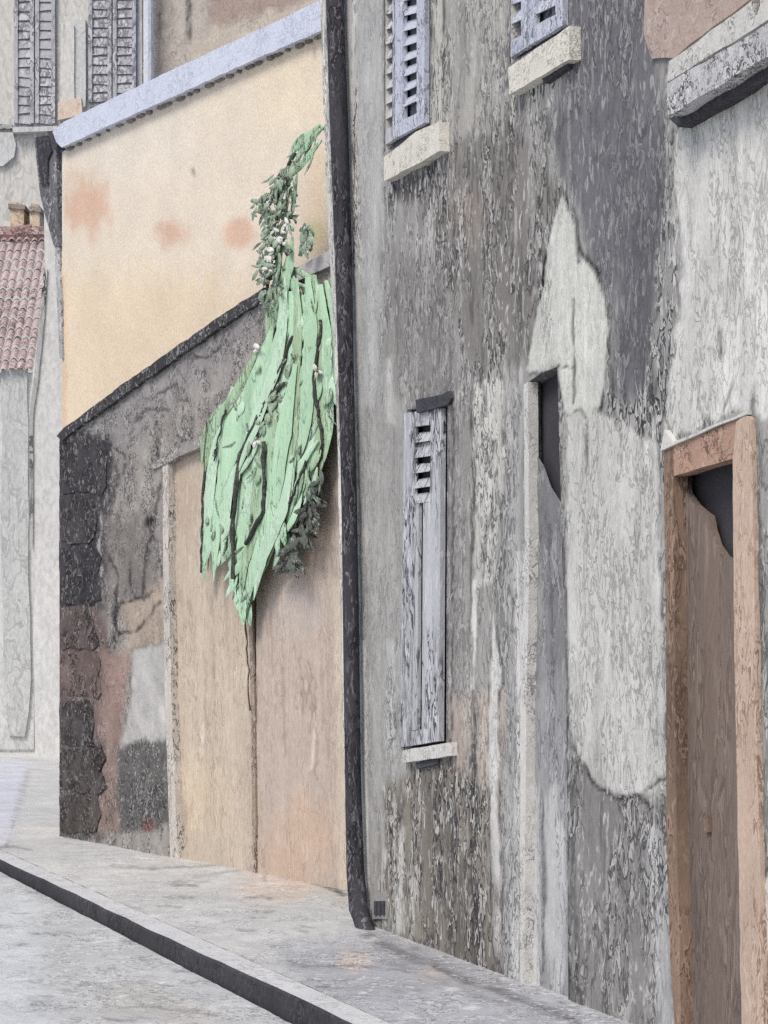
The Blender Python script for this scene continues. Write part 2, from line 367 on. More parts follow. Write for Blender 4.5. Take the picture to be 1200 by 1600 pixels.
def paint_house(px, py, a, b):
    c = Coat(px, py, a, b, (156, 156, 155), .75, 10)
    c.patch([(540, -200), (600, -200), (600, 420), (590, 640), (552, 640)], (176, 177, 178), 10, 6, .3)
    c.patch([(690, -200), (795, -200), (795, 200), (690, 260)], (164, 163, 160), 10, 8, .7)
    c.patch([(560, 640), (640, 640), (632, 1200), (600, 1420), (570, 1420)], (160, 160, 159), 10, 7, .35)
    c.patch([(600, 400), (700, 390), (720, 620), (640, 640), (600, 620)], (142, 141, 140), 12, 10, .6)
    c.patch([(660, 250), (800, 190), (880, 300), (850, 440), (830, 560), (740, 590), (690, 420)], (132, 130, 128), 9, 14, 1., fr=(16, 7))
    c.blot(735, 340, 40, 60, (168, 155, 144), .45); c.blot(790, 400, 60, 140, (118, 115, 113), .55)
    c.patch([(888, -200), (1012, -200), (1020, 90), (1040, 200), (1048, 420), (1045, 600), (1000, 640), (955, 650), (950, 480), (915, 370), (885, 290), (850, 190), (888, 120)], (112, 112, 118), 7, 10, .55, ink=.3, fr=(18, 8))
    c.patch([(940, 250), (1035, 200), (1040, 440), (1030, 600), (975, 600)], (102, 103, 109), 14, 10, .3, op=.7)
    c.patch([(1035, 340), (1075, 330), (1070, 640), (1030, 690), (1000, 660)], (158, 158, 158), 8, 8, 1.2, op=.8)
    c.patch([(1062, 190), (1330, 40), (1330, 700), (1160, 640), (1035, 692), (1046, 590), (1068, 430), (1050, 250)], (209, 210, 208), 4, 9, .45, ink=.5, h=.002, fr=(16, 8))
    c.patch([(925, 620), (1035, 620), (1035, 800), (990, 770), (930, 740)], (160, 160, 160), 20, 14, 1.3, op=.75)
    c.patch([(878, 300), (896, 345), (908, 400), (930, 420), (945, 470), (952, 515), (946, 570), (938, 640), (900, 660), (886, 660), (872, 585), (822, 580), (846, 460), (858, 370)], (204, 206, 202), 1.5, 3, .22, ink=1., h=.002, fr=(22, 14))
    c.patch([(846, 480), (860, 400), (866, 520), (850, 560)], (212, 213, 210), 4, 5, .8, op=.6)
    c.patch([(888, 650), (930, 640), (1030, 690), (1040, 1236), (985, 1246), (930, 1226), (897, 1180), (884, 1060)], (200, 201, 199), 5, 6, .5, ink=.25, h=.002, fr=(14, 8))
    c.patch([(893, 1190), (920, 1225), (985, 1250), (1045, 1290), (1062, 1700), (892, 1700)], (137, 136, 136), 6, 9, .85, ink=.7)
    c.patch([(1010, 1290), (1050, 1300), (1060, 1640), (1030, 1640)], (184, 185, 188), 7, 8, 1.)
    c.patch([(700, 640), (738, 620), (745, 1100), (735, 1250), (700, 1250)], (148, 147, 146), 8, 6, .5)
    c.patch([(738, 598), (790, 590), (788, 720), (776, 905), (742, 930)], (198, 198, 194), 4, 6, .9, ink=.6, h=.002)
    c.patch([(790, 590), (820, 600), (815, 1540), (785, 1520)], (168, 169, 170), 7, 6, .7)
    c.patch([(738, 900), (745, 900), (742, 1080), (734, 1080)], (214, 214, 210), 2, 3, .3)
    c.patch([(745, 1090), (790, 1080), (780, 1280), (742, 1260)], (182, 172, 164), 10, 6, .6); c.patch([(700, 1090), (735, 1085), (735, 1220), (702, 1220)], (170, 160, 152), 12, 6, .5)
    c.patch([(772, 930), (776, 1000), (786, 1045), (786, 1065), (779, 1080), (782, 1500), (769, 1490), (763, 1150), (768, 1040)], (210, 210, 209), 2, 3, .4, ink=.6, h=.002)
    c.patch([(805, 860), (822, 860), (815, 1120), (812, 1545), (800, 1540), (806, 1120)], (206, 207, 207), 3, 3, .7)
    c.patch([(600, 1230), (650, 1200), (700, 1190), (760, 1240), (780, 1530), (700, 1520), (620, 1470), (590, 1400)], (136, 131, 124), 12, 10, 1.15)
    c.patch([(660, 1180), (695, 1180), (720, 1330), (770, 1520), (720, 1520), (670, 1330)], (108, 104, 100), 14, 12, 1.2, op=.75)
    c.patch([(620, 1290), (632, 1290), (630, 1450), (618, 1450)], (190, 190, 187), 5, 5, .8); c.patch([(640, 1400), (652, 1350), (648, 1470)], (188, 186, 182), 4, 5, .8)
    c.patch([(560, 1010), (572, 1010), (570, 1380), (562, 1380)], (190, 191, 190), 3, 4, .6)
    c.patch([(602, 560), (615, 560), (618, 660), (604, 660)], (184, 184, 183), 5, 5, .8); c.patch([(606, 1000), (622, 1000), (618, 1180), (604, 1180)], (180, 181, 182), 5, 5, .8)
    c.patch([(672, -200), (692, -200), (692, 190), (688, 260), (672, 200)], (186, 185, 180), 4, 4, 1.1, ink=.8)
    c.patch([(797, 150), (885, 100), (880, 130), (850, 150), (800, 185)], (186, 186, 182), 6, 6, 1.2)
    c.patch([(600, 290), (690, 245), (680, 290), (640, 320), (604, 322)], (84, 82, 84), 7, 10, 1.3, op=.85)  # shading below the left window sill, painted into the wall colour
    c.patch([(1172, 620), (1180, 600), (1192, 900), (1197, 1300), (1205, 1700), (1190, 1700), (1180, 1100)], (96, 94, 96), 4, 3, .6, op=.8)
    c.patch([(1192, 1370), (1210, 1370), (1210, 1490), (1194, 1490)], (214, 214, 214), 3, 3, .5)
    for H, o in ((H_door, .8), (H_slit, .6), (H_winC, .7), (H_winA, .5), (H_winB, .5)):   # dark ink outlines where the plaster meets the frames
        c.crack([FAC.project(*q) for q in H] + [FAC.project(*H[0])], 3.5, o, 3)
    # pale strip along the far corner, and cracks
    e = px - np.interp(py, [-140, 0, 300, 500, 700, 1000, 1300, 1444], [496, 500, 510, 520, 528, 533, 540, 547])
    k = (1 - sstep(5, 10, e + (fbm(a * 5, b * 8, 3) - .5) * 6)); c.col = c.col * (1 - k[:, None]) + lin((214, 214, 210)) * k[:, None]
    c.crack([(896, 468), (896, 520), (898, 570), (896, 630)], 2, .85, 2); c.crack([(866, 572), (896, 574)], 2, .8, 2); c.crack([(880, 650), (910, 640), (918, 660), (916, 740)], 2.2, .7, 4)
    c.crack([(884, 1150), (905, 1185), (932, 1230), (965, 1250), (1000, 1240), (1040, 1215)], 2.8, .9, 5); c.crack([(968, 1250), (1000, 1248), (1030, 1268), (1042, 1290)], 4, .9, 4)
    c.crack([(880, 850), (886, 1000), (886, 1160)], 2.2, .8, 3); c.crack([(893, 1190), (895, 1350), (905, 1580)], 3.5, .7, 4, (90, 90, 94))
    c.crack([(952, 500), (957, 640), (975, 690)], 2, .6, 4); c.crack([(708, 640), (708, 800), (705, 1160)], 2.4, .8, 4); c.crack([(735, 640), (740, 760), (735, 900), (738, 1100), (742, 1280)], 2, .6, 4)
    c.crack([(768, 800), (760, 830), (752, 900)], 3, .85, 4); c.crack([(745, 1120), (740, 1200), (736, 1340), (748, 1480)], 4, .85, 7); c.crack([(762, 700), (775, 690), (765, 730)], 2, .8, 3)
    c.crack([(1125, 520), (1125, 560)], 3, .8, 2); c.crack([(1090, 620), (1100, 660), (1092, 690)], 2, .7, 4); c.crack([(1145, 600), (1130, 640)], 2, .6, 3)
    c.crack([(880, 305), (900, 340), (905, 410)], 3, .9, 4); c.crack([(905, 395), (925, 412), (935, 425)], 5, .9, 3); c.crack([(640, 1230), (610, 1330), (620, 1400)], 3, .7, 6)
    c.crack([(880, 1210), (885, 1400), (890, 1560)], 2.4, .7, 4); c.crack([(1050, 205), (1050, 260)], 3, .7, 4); c.crack([(1078, 1300), (1079, 1320)], 2, .4, 2)
    c.crack([(560, 1444), (640, 1484), (760, 1530), (830, 1560), (900, 1590)], 9, .75, 9, (74, 71, 70)); c.crack([(640, 1470), (700, 1500), (780, 1520)], 6, .7, 9, (64, 62, 62)); c.crack([(815, 1560), (835, 1548), (865, 1556)], 5, .85, 4)
    c.patch([(548, 0), (556, 0), (562, 420), (553, 420)], (196, 196, 194), 3, 4, 1.4, op=.8); c.patch([(565, 1000), (572, 1000), (576, 1390), (568, 1390)], (204, 204, 203), 2, 3, .5)
    c.mottle(.10, (5, 1.6)); c.mottle(.14, (16, 3.2), 61); c.mottle(.10, (30, 9), 71)
    g = .12 + .95 * c.fl.clip(0, 1.1) ** 2                     # rain streaks, dark and pale
    k = sstep(.60, .70, fbm(a * 15, b * 1.3, 88, 3)) * sstep(.40, .56, fbm(a * 3, b * 2.2, 89)) * g * .34; c.col = c.col * (1 - k[:, None]) + lin((92, 88, 86)) * k[:, None]
    k = sstep(.62, .70, fbm(a * 17, b * 1.7, 98, 3)) * sstep(.42, .58, fbm(a * 3, b * 2.2, 99)) * g * .5; c.col = c.col * (1 - k[:, None]) + lin((200, 200, 197)) * k[:, None]
    k = sstep(.66, .73, fbm(a * 28, b * 3.4, 108, 3)) * g * .5; c.col = c.col * (1 - k[:, None]) + lin((70, 68, 70)) * k[:, None]
    c.col *= np.array((1.0, .99, .955)); return c
rows = np.concatenate([np.linspace(-.06, 6.05, 470), np.linspace(6.15, 6.9, 8)])
wall_sheet('wall', FAC, rows, left, lambda z: 6.6, np.concatenate([np.linspace(0, .77, 300), np.linspace(.79, 1, 12)]), paint_house, [H_winA, H_winB, H_winC, H_slit, H_door], M_wall, house)
# the rest of the shell: far gable, near gable, back
M_side = mat('old_plaster_plain', (150, 149, 148), 26, .6, .7, .6, .14, litc=(200, 200, 198))
bm = bmesh.new()
colL = [(left(z), z) for z in np.linspace(-.06, 6.9, 12)]
f0 = [bm.verts.new(FAC.to3(u, z, 0)) for u, z in colL]; f1 = [bm.verts.new(FAC.to3(u, z, -6)) for u, z in colL]
for i in range(11): bm.faces.new((f0[i], f0[i + 1], f1[i + 1], f1[i]))
n0 = [bm.verts.new(FAC.to3(6.6, z, o)) for z in (-.06, 6.9) for o in (0, -6)]
bm.faces.new((n0[0], n0[1], n0[3], n0[2])); bm.faces.new((f1[0], f1[-1], n0[3], n0[1])); bm.faces.new((f0[-1], n0[2], n0[3], f1[-1]))
obj('side_wall', bm, M_side, house)

# --- shutters
M_blue = mat('blue_shutter_paint', (188, 193, 206), 26, .5, .8, .5, .10, inkc=(80, 82, 98), litc=(222, 224, 230)); M_blue2 = mat('blue_shutter_paint_worn', (178, 180, 184), 24, .25, 1., .7, .2, inkc=(66, 66, 74), litc=(220, 221, 226), lines=.05)
M_stone = mat('cream_stone', (216, 213, 202), 30, 1, .6, .3, .08, inkc=(96, 92, 88)); M_grey = mat('grey_stone', (186, 187, 188), 30, 1, .95, .7, .12, inkc=(70, 70, 72), lines=.05)
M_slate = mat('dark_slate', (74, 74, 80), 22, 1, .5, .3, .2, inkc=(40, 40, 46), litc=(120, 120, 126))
M_pale = mat('pale_render', (204, 203, 198), 30, .7, .7, .5, .1, inkc=(100, 98, 96))
def louvre_leaf(name, pl, TL, TR, BR, BL, o0, pitch, m, parent, stile=.2, rail=.05, gap=.42, tmax=1., skip=()):
    """a louvred shutter leaf: stiles, rails and tilted slats; TL.. are points on the wall"""
    q = [pl.px(*p, o0) for p in (TL, TR, BR, BL)]
    def at(s, t):                                       # s across, t downwards
        a = [q[0][k] * (1 - s) + q[1][k] * s for k in (0, 1)]; b = [q[3][k] * (1 - s) + q[2][k] * s for k in (0, 1)]
        return (a[0] * (1 - t) + b[0] * t, a[1] * (1 - t) + b[1] * t)
    bm = bmesh.new(); th = .028
    H = math.hypot(q[0][0] - q[3][0], q[0][1] - q[3][1])
    add_prism(bm, pl, [at(0, 0), at(stile, 0), at(stile, 1), at(0, 1)], o0, o0 + th, .003)
    add_prism(bm, pl, [at(1 - stile, 0), at(1, 0), at(1, 1), at(1 - stile, 1)], o0, o0 + th, .003)
    r = rail / H
    for t0 in (0, 1 - r * 1.6): add_prism(bm, pl, [at(stile, t0), at(1 - stile, t0), at(1 - stile, t0 + r * 1.6), at(stile, t0 + r * 1.6)], o0 + .001, o0 + th - .003, .003)
    t = r * 1.6
    dt = pitch / H; k = 0
    while t + dt < min(1 - r * 1.6, tmax) + 1e-6:
        g = gap * random.uniform(.8, 1.2) * dt
        if k in skip: g *= .12
        a, b = at(stile, t + g), at(1 - stile, t + g + random.uniform(-.004, .004)); c, d = at(1 - stile, t + dt + .002), at(stile, t + dt + .002)
        f = [(a, o0 - .004), (b, o0 - .004), (c, o0 + th - .006), (d, o0 + th - .006)]
        v = [bm.verts.new(pl.to3(*p, o)) for p, o in f] + [bm.verts.new(pl.to3(*p, o - .009)) for p, o in f]
        for ff in ((0,1,2,3),(7,6,5,4),(0,4,5,1),(1,5,6,2),(2,6,7,3),(3,7,4,0)): bm.faces.new([v[i] for i in ff])
        t += dt; k += 1
    if tmax < 1:                                         # plain boarded lower half, two boards with a ragged slit between
        for s0, s1 in ((stile, .40), (.52, 1 - stile)):
            add_prism(bm, pl, [at(s0, t), at(s1, t), at(s1, 1 - r * 1.6), at(s0, 1 - r * 1.6)], o0 + .001, o0 + th - .008, .007, .09)
    return obj(name, bm, m, parent)
# upper windows
M_back = mat('shutter_backing', (112, 115, 128), 20, .6, .6, .4, .2)
wA = reveal('window', FAC, H_winA, .05, M_back, house, jamb=M_pale)
louvre_leaf('shutter_leaf', FAC, (601, -140), (624, -140), (624, 218), (602, 230), -.03, .084, M_blue2, wA, .16, gap=.3)
louvre_leaf('shutter_leaf', FAC, (625, -140), (671, -140), (671, 192), (625, 217), -.03, .084, M_blue, wA, .26, gap=.36)
prism('sill', FAC, [(600, 246), (650, 206), (686, 190), (687, 236), (640, 262), (600, 283)], -.07, .055, M_stone, wA, .006)
wB = reveal('window', FAC, H_winB, .05, M_back, house, jamb=M_pale)
louvre_leaf('shutter_leaf', FAC, (797, -140), (832, -140), (832, 74), (797, 95), -.03, .095, M_blue, wB, .26, gap=.3)
louvre_leaf('shutter_leaf', FAC, (833, -140), (888, -140), (888, 40), (833, 73), -.03, .105, M_blue, wB, .2, gap=.28)
prism('sill', FAC, [(794, 106), (838, 76), (890, 40), (890, 92), (845, 118), (795, 148)], -.07, .055, M_stone, wB, .006)
prism('sill_bracket', FAC, [(846, 121), (888, 96), (886, 106), (850, 130)], -.02, .03, M_slate, wB)
# small low window
wC = reveal('window', FAC, H_winC, .055, M_shade_back, house, jamb=M_blue)
louvre_leaf('shutter_leaf', FAC, (639, 646), (697, 638), (694, 1158), (633, 1168), -.025, .082, M_blue2, wC, .27, .05, .38, .30, (1,))
prism('lintel', FAC, [(649, 625), (692, 616), (700, 611), (704, 622), (700, 632), (651, 645)], -.02, .022, M_slate, wC)
prism('sill', FAC, [(629, 1172), (703, 1160), (704, 1181), (629, 1192)], -.05, .035, M_pale, wC)
prism('sill_bracket', FAC, [(650, 1192), (684, 1185), (684, 1193), (651, 1202)], -.02, .018, M_slate, wC)
# narrow doorway
M_grey = MATS['grey_stone']
nD = reveal('narrow_door', FAC, H_slit, .075, M_shade_back, house, jamb=mat('slit_jamb', (118, 117, 118), 26, .4, .8, .4, .2))
M_slit = mat('worn_grey_door', None, 24, .3, .8, .6, .14, inkc=(70, 70, 73), litc=(204, 205, 206), cover=.42)
def paint_slit(px, py, a, b):
    c = Coat(px, py, a, b, (128, 128, 130), .7, 1500)
    c.patch([(800, 1080), (920, 1050), (920, 1700), (800, 1700)], (150, 151, 152), 40, 14, .7, fr=(14, 3)); c.patch([(810, 1180), (838, 1240), (846, 1420), (842, 1700), (800, 1700)], (196, 197, 197), 7, 9, .6, fr=(14, 4))
    c.patch([(856, 1240), (868, 1210), (880, 1330), (884, 1530), (866, 1560), (852, 1440)], (192, 193, 193), 6, 9, .6, fr=(14, 4)); c.patch([(840, 880), (850, 880), (852, 1040), (842, 1060)], (146, 147, 149), 6, 6, .6)
    c.crack([(858, 820), (862, 960), (866, 1100)], 2.5, .5, 4); c.crack([(846, 1250), (850, 1400), (846, 1540)], 2.5, .6, 4); c.crack([(820, 1562), (840, 1550), (880, 1562)], 5, .8, 4)
    c.mottle(.14, (20, 2.5)); return c
lu = [FAC.px(x, 900, -.035)[0] for x in (800, 915)]; cut = FAC.poly([(790, 500), (790, 690), (836, 706), (850, 728), (862, 762), (880, 790), (930, 800), (930, 500)], -.035)
wall_sheet('door_leaf', FAC, np.linspace(-.06, FAC.px(860, 600, -.035)[1], 300), lambda z: lu[0], lambda z: lu[1], 60, paint_slit, [cut], M_slit, nD, -.035, .004)
prism('door_post', FAC, [(818, 600), (825, 596), (827, 860), (822, 1130), (819, 1560), (812, 1555), (813, 1100), (820, 860)], -.04, .01, M_pale, nD, .006)
# brown door
M_br = mat('brown_wood', (120, 102, 90), 24, .35, .7, .45, .16, inkc=(86, 66, 56), litc=(198, 172, 150), tint=(146, 124, 108)); M_tan = mat('tan_wood', (193, 172, 155), 24, .35, .8, .4, .12, inkc=(140, 110, 94), litc=(222, 204, 190))
M_lin = mat('pinkish_brown_lintel', (176, 146, 128), 34, 1, .9, .4, .14, inkc=(100, 78, 68), litc=(206, 188, 174), lines=.05); M_leaf = mat('grey_brown_planks', (122, 108, 99), 22, .18, .6, .35, .16, inkc=(84, 74, 68), litc=(170, 156, 146), tint=(112, 102, 98))
dE = reveal('door', FAC, H_door, .1, M_shade_back, house, jamb=M_br)
prism('door_leaf', FAC, [(1052, 738), (1064, 742), (1072, 770), (1086, 790), (1106, 806), (1110, 826), (1118, 850), (1130, 868), (1148, 880), (1190, 890), (1192, 1690), (1046, 1650)], -.07, -.04, M_leaf, dE, .004, .04)
prism('door_frame', FAC, [(1037, 700), (1052, 694), (1055, 1000), (1057, 1300), (1066, 1650), (1056, 1642), (1046, 1480), (1041, 1280), (1041, 1000)], -.05, .012, M_br, dE, .006)
prism('door_frame', FAC, [(1150, 660), (1163, 648), (1173, 655), (1178, 900), (1184, 1200), (1192, 1500), (1197, 1700), (1160, 1680), (1153, 1300), (1147, 1000), (1145, 720)], -.06, .02, M_tan, dE, .006)
prism('lintel', FAC, [(1046, 697), (1152, 656), (1150, 716), (1100, 730), (1048, 746)], -.05, .012, M_lin, dE, .006)
prism('door_handle', FAC, [(1100, 1280), (1106, 1278), (1107, 1300), (1101, 1302)], -.05, -.025, M_br, dE, .001)
prism('drip_board', FAC, [(1032, 704), (1038, 672), (1052, 690), (1150, 650), (1166, 640), (1166, 647), (1060, 691), (1040, 701)], -.01, .024, M_pale, dE, .004)
# ledge at the top right
M_pink = mat('brown_panel', (174, 157, 148), 18, 1, .5, .2, .1, inkc=(110, 94, 86))
prism('wooden_panel', FAC, [(1012, -150), (1005, 50), (1018, 92), (1052, 90), (1420, -190)], -.02, .015, M_pink, house, .006)
lg = prism('ledge', FAC, [(1042, 132), (1120, 84), (1190, 42), (1420, -105), (1420, -45), (1200, 88), (1110, 142), (1043, 182)], -.02, .125, M_grey, house, .007)
prism('ledge_moulding', FAC, [(1046, 94), (1062, 84), (1160, 12), (1420, -190), (1420, -108), (1190, 38), (1120, 80), (1042, 128)], -.02, .1, M_pale, lg, .006)
prism('ledge_shade_strip', FAC, [(1046, 186), (1112, 150), (1200, 97), (1420, -40), (1420, -20), (1200, 116), (1120, 166), (1060, 200)], -.02, .06, M_slate, lg, .006)  # dark strip added for the shade under the ledge
prism('panel_post', FAC, [(1172, -60), (1188, -60), (1188, 8), (1182, 24), (1174, 14)], .015, .1, M_tan, lg, .003)
# drainpipe on the far corner, with shoe
M_pipe = mat('black_drainpipe', (66, 65, 70), 26, .3, .8, .8, .32, rough=.9, inkc=(36, 36, 40), litc=(126, 125, 130), bump=.8)
pts = [(521, -150), (523, 0), (530, 200), (536, 400), (541, 600), (546, 800), (549, 1000), (551, 1200), (555, 1360), (560, 1420), (572, 1455), (590, 1475)]
bm = bmesh.new(); add_tube(bm, [FAC.to3(*FAC.px(x, y, .07), .07) for x, y in pts], [.056, .054, .051, .049, .047, .045, .045, .047, .05, .054, .05, .036], 14)
for q in bm.verts: q.co.xy += Vector((random.uniform(-1, 1), random.uniform(-1, 1))) * .003
dp = obj('drainpipe', bm, M_pipe, house, smooth=True)
vb = prism('vent', FAC, [(581, 1402), (590, 1394), (603, 1400), (604, 1436), (582, 1436)], -.03, .01, M_side, house, .003)
bm = bmesh.new()
for k in range(3):
    x = 584 + k * 6; add_prism(bm, FAC, FAC.poly([(x, 1408), (x + 4, 1408), (x + 4, 1430), (x, 1430)], .018), .01, .018, .001)
obj('vent_grille', bm, M_slate, vb)

# ================================================================== ochre house behind the yard wall
ochre = thing('ochre_house', 'pale ochre rendered house with orange stains and a wide blue grey eaves band', 'house', YARD.to3(2, 0, -2))
OFF = -.35
M_och = mat('ochre_render', None, 12, 1, .25, .15, .05, bump=.25, inkc=(176, 150, 122), litc=(236, 230, 220), lines=.03)
OP = lambda x, y: YARD.px(x, y, OFF)
uL = OP(97, 600)[0]; zT = OP(300, 140)[1]
def paint_ochre(px, py, a, b):
    c = Coat(px, py, a, b, (222, 211, 194), .4, 700)
    c.patch([(80, 430), (200, 420), (420, 440), (300, 560), (80, 720)], (222, 204, 176), 50, 20, .4, op=.8)
    c.patch([(380, 60), (520, 30), (520, 200), (400, 200)], (228, 214, 190), 40, 20, .3, op=.7); c.patch([(110, 210), (300, 150), (300, 260), (120, 270)], (218, 212, 200), 40, 20, .4, op=.6)
    for x, y, rx, ry in ((132, 318, 48, 60), (268, 362, 34, 30), (372, 368, 30, 32)): c.blot(x, y, rx, ry, (206, 168, 144), .75)
    c.patch([(480, 235), (512, 235), (512, 400), (470, 400)], (222, 200, 172), 10, 6, .3, op=.6); c.blot(490, 365, 22, 24, (196, 190, 150), .7)
    c.crack([(300, 265), (302, 272)], 3, .5); c.crack([(490, 65), (492, 110)], 2, .3, 3)
    c.patch([(80, 430), (103, 430), (104, 680), (80, 690)], (212, 180, 146), 4, 4, .4, op=.55)
    c.patch([(80, 210), (98, 215), (99, 380), (80, 380)], (226, 224, 216), 3, 3, .4)
    c.mottle(.045, (3, 3)); return c
wall_sheet('wall', YARD, np.linspace(-.06, zT, 240), lambda z: -.05, lambda z: uL, 240, paint_ochre, [], M_och, ochre, OFF, .004)
M_band = mat('blue_eaves_paint', (203, 209, 224), 14, 1, .35, .15, .05, inkc=(120, 124, 140), rough=.6)
bm = bmesh.new(); slab(bm, YARD, -.05, uL, -.06, zT, OFF - 3.4, OFF - .02); obj('side_wall', bm, mat('ochre_side', (216, 204, 186), 10, 1, .2, .1, .06), ochre)
ev = prism('eaves_band', YARD, [(82, 206), (100, 190), (250, 118), (400, 48), (560, -28), (560, -2), (515, 42), (400, 92), (250, 160), (96, 230), (88, 222)], OFF - .06, OFF + .07, M_band, ochre, .006)
bm = bmesh.new()
for k in range(26):
    x = 112 + k * 15.5 + random.uniform(-3, 3); y = np.interp(x, [96, 250, 400, 515], [230, 161, 93, 43]) + random.uniform(-1, 2)
    u, z = OP(x, y); slab(bm, YARD, u - random.uniform(.005, .09), u + random.uniform(.01, .05), z - .05, z - .018, OFF - .01, OFF + .03)
obj('eaves_bracket', bm, mat('drip_moulding', (136, 130, 126), 30, 1, .8, .4, .2), ev)['kind'] = 'stuff'
# lead rainwater hopper and pipe on its far corner
bm = bmesh.new(); PL2 = YARD
add_prism(bm, PL2, PL2.poly([(53, 208), (77, 207), (88, 232), (90, 330), (92, 384), (84, 384), (70, 335), (62, 300)], OFF + .03), OFF - .06, OFF + .03, .004)
hp = obj('downpipe', bm, mat('worn_lead', (104, 103, 108), 20, .6, .8, .5, .25), ochre); prism('lower_pipe', YARD, [(85, 382), (92, 382), (96, 480), (97, 560), (93, 560), (89, 470)], OFF - .05, OFF + .02, mat('pale_lead', (172, 172, 174), 20, .5, .7, .5, .12), hp); prism('hopper', YARD, [(56, 214), (73, 212), (80, 236), (74, 250), (74, 290), (63, 288)], OFF + .03, OFF + .05, mat('black_lead', (62, 61, 66), 20, 1, .4, .2, .2), hp)
prism('outlet', YARD, [(74, 206), (79, 205), (89, 226), (88, 234), (84, 234)], OFF + .03, OFF + .07, M_slate, hp)

# ================================================================== yard wall, gate, vine
yard = thing('yard_wall', 'rough grey yard wall with a slanting black coping and a dark stone end', 'wall', YARD.to3(2, 0, -.1))
M_yard = mat('yard_render', None, 26, .8, .9, .5, .16, bump=.5, inkc=(58, 56, 58), litc=(196, 194, 192), lines=.045)
tp = [YARD.px(*p) for p in ((620, 335), (520, 392), (412, 458), (300, 535), (200, 605), (93, 680))]
topf = lambda u: float(np.interp(u, [p[0] for p in tp], [p[1] for p in tp]))
uE = YARD.px(93, 1000)[0]
H_gate = YARD.poly([(262, 722), (420, 655), (534, 606), (543, 1440), (400, 1385), (268, 1345), (262, 1000)])
def paint_yard(px, py, a, b):
    c = Coat(px, py, a, b, (150, 146, 141), 1., 900)
    c.patch([(85, 670), (200, 600), (330, 510), (420, 440), (420, 500), (260, 640), (160, 730)], (146, 143, 142), 14, 10, .9)
    c.patch([(85, 680), (176, 680), (186, 740), (168, 800), (176, 880), (160, 960), (85, 970)], (70, 68, 72), 6, 14, .9, ink=.3, fr=(14, 12))
    c.patch([(85, 950), (160, 950), (175, 1010), (160, 1170), (85, 1180)], (112, 98, 95), 8, 8, .9)
    c.patch([(85, 1165), (165, 1165), (160, 1310), (85, 1320)], (84, 79, 78), 8, 8, 1.)
    c.patch([(160, 820), (235, 800), (255, 900), (230, 950), (170, 960)], (128, 122, 119), 12, 10, .6)
    c.patch([(190, 950), (262, 900), (264, 1050), (205, 1050)], (170, 156, 142), 14, 8, .4); c.patch([(160, 1020), (205, 1015), (190, 1165), (160, 1165)], (150, 128, 120), 10, 6, .4)
    c.patch([(205, 1015), (262, 1005), (263, 1160), (188, 1160), (205, 1100)], (180, 179, 176), 5, 5, .2, ink=.3)
    c.patch([(180, 1165), (262, 1155), (266, 1290), (182, 1300)], (98, 96, 95), 6, 5, 1.2); c.patch([(150, 1170), (182, 1165), (185, 1300), (150, 1305)], (140, 122, 114), 8, 6, .9)
    c.blot(232, 1290, 12, 14, (110, 70, 68), .9)
    c.patch([(455, 400), (530, 380), (525, 420), (450, 440)], (176, 172, 172), 6, 5, .5)
    c.crack([(238, 830), (228, 870), (222, 930), (215, 935), (182, 945), (180, 985), (178, 1010)], 3, .9, 3); c.crack([(185, 990), (215, 985), (250, 940)], 3, .85, 3)
    c.crack([(240, 728), (258, 716)], 3, .9); c.crack([(245, 700), (248, 720)], 3, .9); c.blot(236, 815, 13, 13, (40, 40, 42), 1.)
    c.crack([(160, 800), (155, 850), (158, 900)], 2, .7, 4, (190, 188, 186)); c.crack([(95, 1175), (160, 1165)], 2.5, .8, 4)
    for q in ([(170, 870), (186, 900), (176, 960), (190, 1000)], [(205, 880), (196, 930)], [(236, 830), (246, 850), (250, 900)], [(222, 935), (232, 930), (240, 925)], [(200, 905), (208, 930)], [(180, 700), (196, 712), (192, 740)], [(300, 560), (330, 556), (352, 530)], [(240, 620), (276, 600)], [(210, 660), (230, 640), (262, 640)], [(262, 730), (250, 760), (240, 800)], [(182, 945), (176, 1000), (170, 1012)]):
        c.crack(q, 2.8, .8, 5)
    c.mottle(.12, (5, 5)); c.mottle(.16, (14, 10), 63); return c
wall_sheet('wall', YARD, np.linspace(-.06, 4.4, 300), lambda z: -.05, lambda z: uE, 260, paint_yard, [H_gate], M_yard, yard, 0., .014, topf)
bm = bmesh.new()                                         # body of the wall: top, far end and back, .28 m thick
n = 24; us = [-.05 + (uE + .05) * i / n for i in range(n + 1)]
fr = [bm.verts.new(YARD.to3(u, topf(u), 0)) for u in us]; bk = [bm.verts.new(YARD.to3(u, topf(u), -.28)) for u in us]; bb = [bm.verts.new(YARD.to3(u, -.06, -.28)) for u in us]; fb = bm.verts.new(YARD.to3(uE, -.06, 0))
for i in range(n): bm.faces.new((fr[i], fr[i + 1], bk[i + 1], bk[i])); bm.faces.new((bk[i], bk[i + 1], bb[i + 1], bb[i]))
bm.faces.new((fr[-1], bk[-1], bb[-1], fb)); obj('wall_body', bm, mat('yard_plain', (128, 125, 123), 24, 1, .8, .4, .15), yard)
prism('coping', YARD, [(88, 682), (100, 668), (200, 594), (300, 524), (412, 448), (418, 456), (412, 466), (300, 542), (200, 612), (110, 676), (96, 690)], -.3, .035, mat('black_coping', (64, 63, 66), 24, 1, .5, .4, .2, inkc=(38, 38, 40)), yard, .012)
prism('coping', YARD, [(440, 436), (470, 414), (530, 384), (560, 370), (560, 384), (524, 412), (470, 436), (445, 446)], -.3, .035, mat('pale_coping', (178, 174, 174), 24, 1, .5, .4, .1), yard, .01, label='pale grey coping above the vine')
